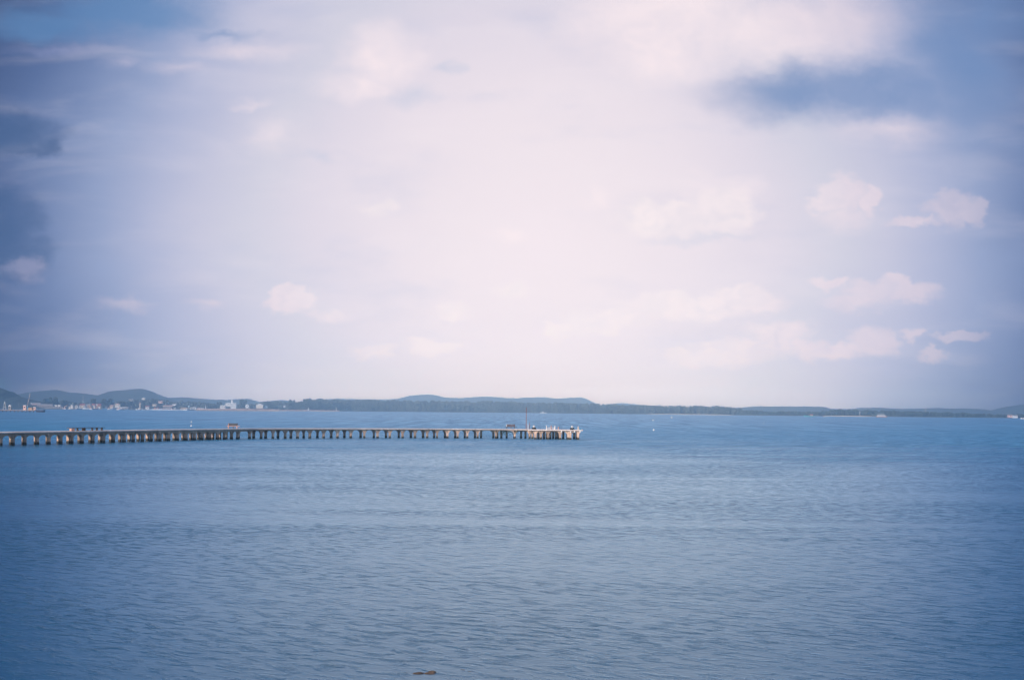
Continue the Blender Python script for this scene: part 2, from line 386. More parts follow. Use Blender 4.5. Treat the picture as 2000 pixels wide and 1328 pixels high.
def dup(root, loc, rz=0.0, scale=None, label=None, group=None):
    r_ = root.copy(); C.objects.link(r_); r_.location = loc; r_.rotation_euler.z = rz
    if scale is not None: r_.scale = scale
    if label: r_['label'] = label
    if group: r_['group'] = group
    for ch in list(root.children):
        c = ch.copy(); C.objects.link(c); c.parent = r_
        for gch in ch.children:
            d = gch.copy(); C.objects.link(d); d.parent = c
    return r_

# ------------------------------------------------------------------ sea
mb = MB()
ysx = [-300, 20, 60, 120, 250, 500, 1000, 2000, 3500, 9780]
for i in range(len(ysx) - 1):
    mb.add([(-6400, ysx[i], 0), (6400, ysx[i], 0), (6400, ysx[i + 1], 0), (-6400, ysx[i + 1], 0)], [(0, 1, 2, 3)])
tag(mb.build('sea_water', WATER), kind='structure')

# ------------------------------------------------------------------ land, beaches, hills
shore = [(-400, 5.9), (-100, 5.8), (120, 5.5), (300, 5.3), (410, 5.2), (560, 4.7), (680, 4.4), (1000, 4.5), (1100, 4.7), (1300, 5.0), (1430, 5.3),
         (1500, 5.5), (1700, 5.9), (1990, 6.2), (2400, 6.3)]
def lerp(tab, x):
    if x <= tab[0][0]: return tab[0][1]
    for (a, b_), (c, d) in zip(tab, tab[1:]):
        if x <= c: return b_ + (d - b_) * (x - a) / (c - a)
    return tab[-1][1]
def shoreD(px): return Wd(px, lerp(shore, px)).y
mb = MB(); n = 0
pts = [Wd(px, lerp(shore, px)) for px in range(-400, 2401, 20)]
for i, p in enumerate(pts):
    mb.v += [(p.x, p.y, -0.6), (p.x, p.y + 6, 0.9), (p.x * 1.05, p.y + 400, 2.2), (p.x / p.y * 9700, 9700, 3.0)]
for i in range(len(pts) - 1):
    for k in range(3): mb.f.append((4 * i + k, 4 * (i + 1) + k, 4 * (i + 1) + k + 1, 4 * i + k + 1))
tag(mb.build('shore_ground', SOIL), kind='structure')

def strip(name, x0, x1, off, w, hgt, m, step=8):
    mb = MB(); q_ = list(range(x0, x1 + 1, step)); L = len(q_) - 1
    for i, px in enumerate(q_):
        p = Wd(px, lerp(shore, px) + off); t = math.sin(math.pi * min(1, max(0.03, i / L))) ** 0.3
        mb.v += [(p.x, p.y, -0.5), (p.x, p.y + 5, hgt * t * random.uniform(.85, 1.1)), (p.x, p.y + w, hgt * t * 1.2), (p.x, p.y + w + 6, -0.5)]
    for i in range(L):
        for k in range(3): mb.f.append((4 * i + k, 4 * i + 4 + k, 4 * i + 5 + k, 4 * i + 1 + k))
    return tag(mb.build(name, m), kind='structure')
strip('beach', 1262, 1438, 0.25, 30, 1.0, SAND)
strip('sandbank', 1612, 1716, 0.2, 30, 1.0, SAND)
strip('beach_far', 1438, 1600, 0.1, 20, 0.5, SOIL)

def ridge(name, prof, D, depth, rough, m=HILL, bumps=0.0, seg=4):
    """a hill range: heightfield whose skyline follows prof, rising from the plain before and falling behind"""
    mb = MB(); x0, x1 = prof[0][0], prof[-1][0]; nx = int((x1 - x0) / seg) + 1; ny = 9
    for j in range(ny):
        tj = j / (ny - 1) * 2 - 1                        # -1 front foot, 0 crest, 1 back foot
        yy = D + tj * depth
        for i in range(nx):
            px = x0 + i * seg; top = P(px, lerp(prof, px), D); zz = max(top.z, 0)
            fall = math.cos(tj * math.pi / 2) ** 1.3 if abs(tj) < 1 else 0
            X = top.x * (yy / D * 0.3 + 0.7)
            nz = noise.fractal(Vector((X / rough, yy / rough, D)), 1.0, 2.0, 4) * 0.18 * (1 - fall * .7)
            zz = zz * max(0, min(1.0, fall + nz * fall * 2)) + random.uniform(-bumps, bumps)
            mb.v.append((X, yy, zz if 0 < j < ny - 1 else -1))
    for j in range(ny - 1):
        for i in range(nx - 1):
            a = j * nx + i; mb.f.append((a, a + 1, a + nx + 1, a + nx))
    return tag(mb.build(name, m, smooth=True), kind='structure')
ridge('near_hill', [(-300, 722), (-120, 738), (-40, 748), (0, 757), (8, 762), (16, 764), (24, 770), (30, 774), (45, 776), (52, 778), (64, 783), (90, 789), (120, 797)], 3000, 250, 60, FOLD, 0.9, 2)
ridge('middle_hill', [(-300, 760), (0, 775), (30, 772), (55, 768), (70, 764.5), (90, 762.5), (110, 761.5), (120, 763), (135, 766.5), (160, 767.5), (185, 770), (200, 772), (230, 785)], 5400, 500, 260, HILL, 0.5)
ridge('domed_hill', [(170, 785), (190, 775), (205, 770), (215, 766), (225, 762.5), (250, 761.5), (275, 759), (285, 761), (300, 767), (320, 775), (340, 783), (360, 792)], 5200, 450, 260, HILL, 0.5)
ridge('low_hill', [(300, 790), (320, 777), (340, 776), (355, 774.5), (380, 777), (410, 779), (440, 781), (470, 779), (485, 778.5), (505, 785), (530, 783), (545, 781), (560, 781.5), (575, 786), (600, 794)], 6400, 500, 260, HILL, 0.5)
ridge('distant_hill', [(560, 791.8), (600, 784.8), (640, 779.3), (660, 777.8), (690, 779.3), (740, 780.3), (780, 777.3), (800, 772.8), (820, 770.8), (838, 769.8), (852, 771.8), (870, 776.3), (900, 777.3), (950, 773.8), (1000, 777.8),
      (1040, 775.8), (1065, 774.3), (1090, 777.3), (1120, 775.3), (1136, 775.3), (1146, 779.8), (1160, 786.8), (1175, 791.8), (1195, 788.8), (1215, 786.8), (1245, 789.8), (1280, 793.8), (1330, 801.8)], 9000, 600, 400, HILL, 0.3)
ridge('east_hill', [(1400, 802), (1440, 796), (1480, 793), (1560, 792.5), (1604, 793), (1614, 797), (1640, 799), (1670, 798), (1682, 796), (1720, 796), (1738, 797), (1765, 798.5), (1800, 797.5), (1830, 796), (1860, 797.5),
      (1880, 797), (1905, 798.5), (1930, 803), (1945, 802), (1962, 796), (1980, 792.5), (2010, 789), (2100, 780), (2250, 776)], 5600, 500, 300, HILL, 0.5)

def crown_blob(mb, c, r, rnd, leaves=10):
    mb.ball(c, (r, r, r * 0.85), 7, 5, 0.28, rnd)
    for _ in range(leaves):
        a = rnd.uniform(0, 6.283); ph = rnd.uniform(-0.5, 1.4); k = r * rnd.uniform(0.9, 1.2)
        mb.leaf((c[0] + k * math.cos(a) * math.cos(ph), c[1] + k * math.sin(a) * math.cos(ph), c[2] + k * math.sin(ph) * .85), r * 0.26, rnd)
def wood(name, label, prof, x0, x1, D0, rows, pitch, m, rs, step_px=None):
    rnd = random.Random(rs); mb = MB()
    for row in range(rows):
        px = x0 + rnd.uniform(0, 4)
        while px < x1:
            D = (shoreD(px) if D0 is None else D0) + 14 + row * 22 + rnd.uniform(-8, 8)
            top = P(px, lerp(prof, px), D).z * rnd.uniform(0.84, 1.04) * (1 if row else 0.86)
            r = pitch * rnd.uniform(0.6, 1.15); gx = G(px, D).x
            r = min(r, max(1.2, top * .45))
            zc = top - r * .8
            while zc > 0.3:
                crown_blob(mb, (gx + rnd.uniform(-2, 2), D + rnd.uniform(-3, 3), zc), r * rnd.uniform(.8, 1.1), rnd, 9 if zc > top - 2.2 * r else 3)
                zc -= r * 1.25
            px += pitch * 1.35 / D * FPX * rnd.uniform(0.7, 1.3)
    return tag(mb.build(name, m), label, 'wood', kind='stuff')
wood('shore_wood', 'long dense belt of tall trees along the far shore behind the breakwater light', [(586, 790), (592, 783), (600, 778.5), (615, 780), (626, 778.5), (640, 780), (655, 778.5), (670, 781), (690, 780), (720, 780), (740, 781), (780, 781.5), (800, 782), (850, 783), (900, 784), (950, 783.5),
     (1000, 785), (1050, 786.5), (1100, 787), (1150, 788), (1200, 790), (1250, 791), (1300, 792), (1350, 792.5), (1400, 793), (1428, 794.5), (1440, 799), (1460, 803)], 586, 1455, None, 4, 5.2, FOL, 11)
wood('east_wood', 'low dark tree belt on the shore behind the white ferry', [(1440, 802), (1470, 801), (1500, 803), (1540, 803), (1600, 804), (1625, 801), (1636, 798.5), (1660, 799), (1690, 801), (1735, 802), (1770, 803), (1850, 805), (1900, 807), (1960, 809), (2050, 809)], 1440, 2080, None, 3, 4.2, FOLD, 12)
wood('town_wood', 'green tree cover behind the harbour town under the domed hill', [(50, 785), (60, 783), (75, 783), (90, 785), (130, 783), (160, 786), (200, 786), (240, 784), (260, 781), (280, 779), (300, 778.5), (320, 780), (335, 785), (350, 784), (370, 783), (400, 786), (420, 788),
     (440, 790), (470, 790), (500, 788), (510, 785.5), (520, 784), (540, 783.5), (552, 784), (562, 785), (575, 784), (590, 787)], 50, 592, 3260, 3, 4.5, FOL, 13)

# single trees
def tree_proto():
    rnd = random.Random(5)
    t = thing('shore_tree', '', 'tree')
    mb = MB(); mb.tube([(0, 0, -1), (0.15, 0, 2.5), (-.1, .1, 5.5)], [.45, .33, .2], 7)
    for a in range(5):
        th = a * 1.257; mb.tube([(0, 0, 3 + a * .3), (math.cos(th) * 2.2, math.sin(th) * 2.2, 6 + a * .4)], [.18, .07], 5)
    mb.build('trunk', BARK, t)
    mb = MB()
    for _ in range(26):
        a = rnd.uniform(0, 6.283); rad = 3.4 * math.sqrt(rnd.random()); z = rnd.uniform(4.2, 9.2)
        k = math.sqrt(max(0.1, 1 - ((z - 6.6) / 4.0) ** 2)); c = (rad * k * math.cos(a), rad * k * math.sin(a), z)
        crown_blob(mb, c, rnd.uniform(0.8, 1.35), rnd, 9)
    mb.build('crown', FOLD, t); return t
tp = tree_proto()
TREES = [(93, 777, 796, 1.1, 3040, 'dark broad tree behind the grey shed roofs, smaller of a close pair'), (105, 774.5, 796, 1.15, 3040, 'tall dark tree right of its twin behind the grey shed roofs'),
         (126, 781, 797, .9, 2960, 'small round tree above the moored boats left of the tan houses'),
         (182, 778, 795, .8, 3060, 'lone tree poking above the white house in the harbour row'), (209, 778, 796, 1.5, 3060, 'broad domed tree right of the harbour house row'),
         (238, 783, 796, 1.1, 3060, 'wide low tree behind the small white house with a flag pole'), (254, 782, 797, .8, 3060, 'narrow tree between the small white house and the harbour tower'),
         (429, 784, 799, .9, 3150, 'round tree left of the white hospital-like block'), (448, 794, 800, .8, 2950, 'small bush-like tree in front of the white block'),
         (474, 779.5, 798, 1.0, 3150, 'tall dark tree right of the white block'), (569, 779.5, 797, .9, 3200, 'airy tall tree with gaps in its crown on the skyline'),
         (585, 783, 797, .9, 3200, 'small round tree standing between the airy tree and the wood'), (598, 777.5, 801, .8, 3300, 'tallest rounded tree at the left end of the shore wood'),
         (524, 782, 797, .6, 3200, 'thin spiky tree on the skyline right of the cream hall'), (1446, 795.5, 809, .6, 2900, 'single spindly tree at the end of the pale beach')]
for i, (px, yt, yb, wf, D, lab) in enumerate(TREES):
    top = P(px, yt, D).z; s_ = max(0.3, top / 10.3); loc = G(px, D); loc.z = 0.5
    if i == 0:
        o = tp; o.location = loc; o.scale = (s_ * wf, s_ * wf, s_); o['label'] = lab; o['group'] = 'trees standing out on the far shore'
    else: o = dup(tp, loc, i * 1.7, (s_ * wf, s_ * wf, s_), lab, 'trees standing out on the far shore')

# ------------------------------------------------------------------ breakwaters
def mole(name, label, x0, x1, D, hgt, w):
    mb = MB(); a, b_ = G(x0, D), G(x1, D); L = (b_ - a).length; n_ = int(L / 3); rnd = random.Random(x0)
    t = thing(name, label, 'breakwater', (a.x, D, 0))
    for i in range(n_ + 1):
        x = L * i / n_
        for (yy, z) in ((-w, -1.0), (-w * .7, hgt * .35), (-w * .35, hgt * .8), (0, hgt), (w * .4, hgt * .8), (w, -1.0)):
            mb.v.append((x, yy + rnd.uniform(-.6, .6), z + (rnd.uniform(-.35, .35) if z > 0 else 0)))
    for i in range(n_):
        for k in range(5): mb.f.append((6 * i + k, 6 * i + 6 + k, 6 * i + 7 + k, 6 * i + 1 + k))
    mb.f += [(0, 1, 2, 3, 4, 5), tuple(6 * n_ + k for k in range(6))]
    mb.build('rock_mound', ROCKM, t)
    MB().box((L / 2, 0.2, hgt + .15), (L * .97, 2.2, .7)).build('capping', PINK, t)
    return t
mole('inner_breakwater', 'long grey rock breakwater in front of the white block', 383, 548, 2560, 3.2, 7)
mole('outer_breakwater', 'thin pale pink breakwater ending at a small white light tower', 536, 664, 2980, 1.8, 5)

def light_tower(name, label, px, D, hgt, r, m=WHITE, base=1.8):
    g_ = G(px, D); t = thing(name, label, 'beacon', (g_.x, D, base))
    MB().lathe((0, 0, 0), [(r * 1.8, 0), (r * 1.8, hgt * .12), (r, hgt * .14), (r * .7, hgt * .75)], 10).build('tower', m, t)
    MB().lathe((0, 0, 0), [(r * 1.1, hgt * .75), (r * 1.1, hgt * .8), (r * .6, hgt * .8), (r * .6, hgt * .93), (r * .1, hgt)], 10).build('lantern', m, t)
    return t
light_tower('light_tower', 'white light tower at the tip of the pale outer breakwater', 657, 2980, 6.5, .8, base=2.1)
light_tower('light_tower', 'grey-white conical beacon midway along the outer breakwater', 602.5, 2980, 5.5, 1.2, base=2.1)
light_tower('light_tower', 'thin white beacon at the left end of the inner breakwater', 401.5, 2560, 6.5, .55, base=3.4)

# ------------------------------------------------------------------ buildings
def house(name, label, x0, x1, yt, yb, D, wall, roof, kind='gable', win=0, depth=9, group=None, roofk=.35, cat='house'):
    a, b_ = G(x0, D), G(x1, D); w = b_.x - a.x; z0 = max(0.5, P(x0, yb, D).z); H = P(x0, yt, D).z - z0
    t = thing(name, label, cat, ((a.x + b_.x) / 2, D, z0), 0, group)
    hr = H * roofk if kind != 'flat' else max(.3, H * .08); hw = H - hr
    MB().box((0, depth / 2, hw / 2 - 1), (w, depth, hw + 2)).build('wall', wall, t)
    mb = MB()
    if kind == 'gable':
        mb.add([(-w / 2 - .5, -.5, hw), (w / 2 + .5, -.5, hw), (w / 2 + .5, depth + .5, hw), (-w / 2 - .5, depth + .5, hw), (-w / 2 - .5, depth / 2, H), (w / 2 + .5, depth / 2, H)],
               [(0, 1, 5, 4), (3, 4, 5, 2), (0, 4, 3), (1, 2, 5), (3, 2, 1, 0)])
    elif kind == 'side':
        mb.add([(-w / 2 - .4, -.4, hw), (w / 2 + .4, -.4, hw), (w / 2 + .4, depth + .4, hw), (-w / 2 - .4, depth + .4, hw), (0, -.4, H), (0, depth + .4, H)],
               [(0, 1, 4), (2, 3, 5), (1, 2, 5, 4), (3, 0, 4, 5), (3, 2, 1, 0)])
    else: mb.box((0, depth / 2, hw + hr / 2 + .01), (w + .5, depth + .5, hr))
    mb.build('roof', roof, t)
    n_ = win
    if n_:
        rowsw = 2 if hw > 5.5 else 1; rh = hw / rowsw
        for r_ in range(rowsw):
            for i in range(n_):
                MB().box((-w / 2 + w * (i + .5) / n_, -.02, rh * (r_ + .5)), (w / n_ * .45, .12, rh * .42)).build('window', DARK, t)
    return t
row = 'houses along the harbour front'
house('harbour_house', 'cream two-window house at the left end of the harbour house row', 155.5, 164.5, 788.3, 796.5, 2900, CREAM, REDR, 'gable', 3, group=row)
house('harbour_house', 'low grey-white house between the cream and the tan one', 165, 170.4, 789, 796.5, 2905, WHITE, GREYR, 'gable', 2, group=row)
house('harbour_house', 'tan house with a peaked front in the middle of the harbour row', 171, 177.5, 788, 796.5, 2895, TAN, GREYR, 'side', 2, group=row)
house('harbour_house', 'bright white house in the harbour row below the lone tree', 179, 184.6, 788.3, 796.5, 2900, WHITE, REDR, 'gable', 2, group=row)
house('harbour_house', 'pale pink narrow house right of the bright white one', 185, 189.8, 789, 796.5, 2903, PINK, WHITE, 'gable', 2, group=row)
house('harbour_house', 'orange-tan house at the right end of the harbour row', 190.2, 196.5, 788.6, 796.8, 2898, TAN, REDR, 'gable', 2, group=row)
house('small_house', 'small white house with pinkish roof beside the broad domed tree', 224, 233.5, 788, 794, 2950, WHITE, PINK, 'side', 2)
house('canopy_shed', 'long low open shed with pale blue-white roof by the water', 228, 250, 794.8, 798.5, 2850, GREYR, WHITE, 'gable', 6, cat='shed')
house('long_shed', 'long grey shed with a pinkish roof behind the left pier', 58, 78, 786.5, 793.5, 2900, PINK, GREYR, 'gable', 4, cat='shed')
house('long_shed', 'second grey shed, wider and lower, right of the pinkish one', 72, 102, 789, 797, 2860, GREYR, GREYR, 'gable', 6, cat='shed')
house('boat_store', 'dark low store with flat roof left of the first moored boats', 100, 123, 793.5, 798.6, 2840, GREYR, GREYR, 'flat', 5, cat='shed')
house('tent_hall', 'small white tent roof on the dark store, left of its pair', 106.5, 111, 790.3, 794, 2850, WHITE, WHITE, 'side', cat='tent')
house('tent_hall', 'brighter small white tent roof on the dark store, right of its pair', 113, 117.5, 790, 794, 2850, WHITE, WHITE, 'side', cat='tent')
house('quay_shed', 'small white shed with round gable above the first moored boats', 137.5, 142, 790, 796.8, 2900, WHITE, WHITE, 'side', cat='shed')
house('white_block', 'large white block of two window rows behind the breakwater', 440, 461, 786.8, 796, 3000, WHITE, WHITE, 'flat', 8, depth=14, cat='building')
house('white_annex', 'low white annex left of the large white block', 429.5, 440, 791.2, 796, 2990, WHITE, WHITE, 'gable', 3)
house('roof_tower', 'slim pale stair tower rising behind the large white block', 451, 454, 781, 790, 3016, WHITE, WHITE, 'flat', cat='building')
house('small_house', 'tiny white house among trees between the block and the cream hall', 479, 485.5, 789.5, 795, 3000, WHITE, WHITE, 'side', 1)
house('cream_hall', 'bright cream hall with sloping roof among the shore trees', 500, 513.5, 788.3, 795.5, 3000, CREAM, WHITE, 'side', 0, cat='building')
house('hillside_house', 'white house high on the wooded slope under the domed hill', 276.5, 282.5, 776.3, 779.3, 3230, WHITE, WHITE, 'gable', 2)
house('hillside_house', 'faint grey long house on the slope left of the white one', 250.5, 259.5, 779.4, 782.3, 3230, GREYR, WHITE, 'gable', 3)
house('hillside_house', 'pink roofed house on the slope right of the white one', 309, 317, 783, 786, 3225, PINK, PINK, 'gable', 2)
house('hillside_house', 'low white roofed house above the red quay roof', 336, 343.5, 788.4, 790.4, 3225, WHITE, WHITE, 'gable', 2)
house('purple_roof_hall', 'long low hall with dull purple-red roof behind the moored boats', 318, 336, 791.5, 796, 3100, GREYR, PINK, 'gable', 4, cat='building')
house('quay_roof', 'very long low red quay roof behind the white boats', 300, 338, 797.8, 800.4, 2870, WHITE, REDR, 'gable', 8, cat='shed')
house('quay_building', 'cream quay building beside the pale blue water tower', 352.5, 366, 796, 800.4, 2850, CREAM, TAN, 'gable', 5, cat='building')
house('fish_store', 'small grey store with curved pale roof on the breakwater root', 391, 397.5, 796.8, 801, 2600, GREYR, WHITE, 'side', 1, cat='shed')
house('shore_hut', 'small pinkish hut on the right-hand shore near the frame edge', 1971, 1977, 808.8, 813, 2480, PINK, GREYR, 'gable', 1, cat='hut')
house('shore_hut', 'wider pale hut closest to the right frame edge', 1980, 1988, 810, 814.5, 2470, WHITE, GREYR, 'gable', 2, cat='hut')
house('shore_hut', 'tiny white hut hidden in trees right of the cream hall', 553.5, 556.5, 791.5, 794, 3120, WHITE, WHITE, 'gable', 0, cat='hut')

house('small_house', 'small tan house among trees above the grey boat store', 126, 131, 788.5, 792, 3020, TAN, REDR, 'gable', 1)
house('small_house', 'small white house left of the cream house, half behind trees', 146, 151.5, 790.5, 796, 2930, WHITE, GREYR, 'side', 1)
house('small_house', 'low pink roofed house between domed tree and small white house', 214, 221, 791, 795.5, 2920, CREAM, PINK, 'gable', 2)
house('small_house', 'white house under the slope just right of the harbour tower', 284, 291, 792.5, 797, 2950, WHITE, REDR, 'gable', 2)
house('small_house', 'grey roofed house above the left end of the red quay roof', 297, 305, 788, 791.5, 3100, CREAM, GREYR, 'gable', 2)
house('small_house', 'white gabled house right of the water tower behind the dark boat', 376, 382.5, 793.5, 799, 2880, WHITE, GREYR, 'side', 1)
house('small_house', 'pinkish house at the breakwater root left of the thin beacon', 385, 390.5, 795.5, 800, 2700, PINK, GREYR, 'gable', 1)
house('small_house', 'small pale house on the shore between cream hall and spiky tree', 516, 521, 792, 795.5, 3010, WHITE, GREYR, 'gable', 1)

# towers and masts
def ctower():
    g_ = G(273.3, 2880); t = thing('harbour_tower', 'tall slim pale tower with brown cap over the harbour', 'tower', (g_.x, 2880, .5))
    H = P(273.3, 784.6, 2880).z - .5
    MB().box((0, 0, H * .42), (2.6, 2.6, H * .84), taper=.85).build('shaft', CREAM, t)
    MB().box((0, 0, H * .9), (2.9, 2.9, H * .11)).build('cap', RUST, t)
    MB().tube([(0, 0, H * .95), (0, 0, H * 1.08)], .15, 6).build('antenna', STEEL, t)
ctower()
g_ = G(369, 2860); t = thing('water_tower', 'pale blue water tower bulb on a stalk behind the quay', 'water tower', (g_.x, 2860, .5))
H = P(369, 791.8, 2860).z - .5
MB().tube([(0, 0, 0), (0, 0, H * .6)], .5, 8).build('stalk', WHITE, t)
MB().lathe((0, 0, 0), [(.4, H * .55), (1.35, H * .68), (1.4, H * .88), (.8, H), (.1, H * 1.02)], 12).build('tank', mat('pale_blue_paint', (0.62, 0.80, 0.88), .5), t)
def mast(label, px, yt, D, r=.35, z0=.5, m=WHITE):
    g_ = G(px, D); H = P(px, yt, D).z - z0; t = thing('mast', label, 'mast', (g_.x, D, z0))
    MB().tube([(0, 0, 0), (0, 0, H)], [r, r * .4], 6).build('pole', m, t)
    for k in (.55, .75, .9): MB().box((0, 0, H * k), (r * 5, .15, .25)).build('crossbar', m, t)
    return t
mast('thin radio mast on the middle hill above the tan houses', 162, 772.5, 3300, .8)
mast('white pole on the quay left of the harbour tower', 256.5, 793, 2870, .45)
mast('flag pole beside the small white house', 224.5, 784.5, 2940, .25)
mast('thin white radio mast above the right-hand trees', 1808, 793.5, 2700, .7)
mast('short white mast on the shore left of the ferry', 1679.5, 799, 2620, .5)

# ------------------------------------------------------------------ boats
def boat(name, label, px, yw, lenpx, heading, hullm, cabm, roofm=None, D=None, kind='fishing', group=None, hk=1.0):
    p = W(px, yw) if D is None else G(px, D)
    if p.y > 2750 and D is None: p = G(px, 2750)
    L = lenpx / FPX * p.y; t = thing(name, label, 'boat', (p.x, p.y, 0), heading, group)
    B = L * .26; D_ = L * .12 * hk
    mb = MB(); st = [(-.5, .75, 1.05), (-.3, 1, 1.0), (0, 1, .95), (.25, .8, 1.05), (.42, .4, 1.3), (.5, .03, 1.55)]
    for (x, wv, hv) in st:
        mb.v += [(x * L, -B / 2 * wv, D_ * hv), (x * L, -B / 2 * wv * .8, D_ * .2), (x * L, 0, -D_ * .4), (x * L, B / 2 * wv * .8, D_ * .2), (x * L, B / 2 * wv, D_ * hv)]
    for i in range(5):
        for k in range(4): mb.f.append((5 * i + k, 5 * i + 5 + k, 5 * i + 6 + k, 5 * i + 1 + k))
        mb.f.append((5 * i + 4, 5 * i + 9, 5 * i + 5, 5 * i))
    mb.f += [(0, 1, 2, 3, 4), (25, 26, 27, 28, 29)]
    mb.build('hull', hullm, t)
    if kind == 'ferry':
        MB().box((-L * .06, 0, D_ * 1.55), (L * .72, B * .85, D_ * 1.2)).build('cabin', cabm, t)
        for i in range(7): MB().box((-L * .36 + L * .1 * i, 0, D_ * 1.7), (L * .06, B * .87, D_ * .45)).build('window', DARK, [c for c in t.children if c.name.startswith('cabin')][0])
        MB().box((-L * .1, 0, D_ * 2.9), (L * .62, B * .9, D_ * .22)).build('roof', roofm or cabm, t)
        mb = MB()
        for i in range(6):
            for s_ in (-1, 1): MB().box((-L * .38 + L * .11 * i, s_ * B * .4, D_ * 2.45), (L * .012, L * .012, D_ * .7)).build('stanchion', cabm, t)
    elif kind == 'speed':
        MB().box((-L * .05, 0, D_ * 1.5), (L * .34, B * .6, D_ * 1.1), taper=.7).build('cabin', cabm, t)
        MB().box((L * .06, 0, D_ * 1.6), (L * .1, B * .55, D_ * .6), taper=.6).build('windscreen', DARK, t)
        MB().tube([(-L * .15, 0, D_ * 1.9), (-L * .2, 0, D_ * 3.1)], L * .012, 6).build('antenna', WHITE, t)
    else:
        MB().box((-L * .22, 0, D_ * 1.75), (L * .26, B * .6, D_ * 1.6)).build('cabin', cabm, t)
        MB().box((-L * .2, 0, D_ * 2.65), (L * .34, B * .75, D_ * .2)).build('roof', roofm or cabm, t)
        MB().tube([(L * .06, 0, D_), (L * .06, 0, D_ * 4.2)], [L * .012, L * .008], 6).build('mast', STEEL, t)
        MB().box((-L * .22, 0, D_ * 1.95), (L * .265, B * .61, D_ * .4)).build('window_band', DARK, [c for c in t.children if c.name.startswith('cabin')][0])
    return t
boat('speedboat', 'white speedboat on open water behind the jetty pole', 1061, 807.6, 12, R(12), WHITE, WHITE, kind='speed', hk=1.3)
mb = MB(); p = W(1061, 807.6)
for i in range(26):
    a = i / 26; mb.ball((p.x + 5.5 + a * 5, p.y + random.uniform(-.8, .8), .1), (1.0 - a * .5, .7, .55 * (1 - a) + .1), 6, 4, .3)
for i in range(14): mb.ball((p.x - 5 + i * .8, p.y - 1.3, .15), (.6, .4, .35), 6, 4, .3)
tag(mb.build('foam', mat('white_foam', (.85, .86, .87), .8)), 'white foam around the speedboat hull', 'foam', kind='stuff')
boat('long_fishing_boat', 'turquoise fishing boat with a pink cabin at its right end', 1580.5, 813.9, 20, R(180), TEAL, PINK, ORANGE, hk=.75)
boat('ferry', 'white double-deck ferry with salmon hull on the right horizon', 1722.5, 814.9, 21, R(0), SALMON, WHITE, WHITE, kind='ferry', hk=.8)
boat('small_boat', 'small white boat cut by the right frame edge', 2001, 818.3, 14, R(170), WHITE, WHITE, kind='speed', hk=1)
boat('small_boat', 'tiny pink-white boat at the left end of the pale sandbank', 1611, 814.2, 6, R(10), WHITE, PINK, hk=1.2)
grp = 'boats moored in the harbour'
BO = [(125, 9, WHITE, PINK, 'pinkish boat moored first from the left below the dark store'), (131.5, 4, TEAL, WHITE, 'tiny turquoise boat beside the first pinkish one'),
      (138, 10, WHITE, WHITE, 'white boat below the small shed with round gable'), (147, 8, STEEL, WHITE, 'grey boat just left of the blue boat'),
      (158, 12, BLUER, WHITE, 'blue boat moored in front of the cream house'), (168, 13, WHITE, WHITE, 'white boat in front of the tan house'),
      (177, 8, WHITE, TAN, 'white boat with tan cabin below the bright white house'), (187, 12, NAVY, CREAM, 'dark boat with cream cabin below the pale pink house'),
      (196, 9, STEEL, WHITE, 'grey boat below the orange-tan house'), (205, 13, BLUER, GREYR, 'dull blue boat under the broad domed tree'),
      (214, 9, WHITE, PINK, 'small boat with pink cabin right of the domed tree'), (222, 9, BLUER, WHITE, 'blue-white boat below the small white house'),
      (231, 8, WHITE, PINK, 'short pink and white boat at the left of the open shed'), (239, 8, NAVY, WHITE, 'dark small boat under the open shed roof'),
      (248, 7, BLUER, STEEL, 'small blue boat at the right end of the open shed'), (269, 8, WHITE, WHITE, 'bright white boat at the foot of the harbour tower'),
      (280, 8, WHITE, STEEL, 'low white boat just right of the harbour tower'), (291.5, 11, WHITE, WHITE, 'large white boat left of the red quay roof'),
      (301, 10, WHITE, ORANGE, 'white boat with orange cabin at the left of the red quay roof'), (311, 11, WHITE, REDR, 'white boat with red cabin in front of the red quay roof'),
      (326, 6, WHITE, WHITE, 'short white boat alone before the red quay roof'), (339.5, 10, WHITE, WHITE, 'long low white boat at the right end of the red quay roof'),
      (348, 8, WHITE, STEEL, 'white boat with grey cabin left of the cream quay building'), (354, 6, WHITE, CREAM, 'small white boat touching the cream quay building'),
      (362, 8, WHITE, WHITE, 'white boat moored before the cream quay building'), (375, 11, NAVY, WHITE, 'dark hulled boat with tall white cabin right of the water tower'),
      (385, 8, STEEL, WHITE, 'grey boat nearest the breakwater root')]
for i, (px, lp, hm, cm, lab) in enumerate(BO):
    boat('moored_boat', lab, px, 0, lp, R((i * 47) % 40 - 20 + (180 if i % 3 == 0 else 0)), hm, cm, D=2770 + (i * 13) % 30, group=grp, hk=1.6)
for i, (px, lab) in enumerate([(539.5, 'leftmost of the tiny white boats off the breakwater tip'), (544, 'second tiny white boat from the left off the breakwater tip'), (548, 'third tiny white boat from the left off the breakwater tip'),
                               (553, 'fourth tiny white boat from the left off the breakwater tip'), (557, 'rightmost of the tiny white boats off the breakwater tip')]):
    boat('dinghy', lab, px, 803.6, 4, R(5 * i), WHITE, WHITE, group='tiny white boats off the breakwater', kind='speed')

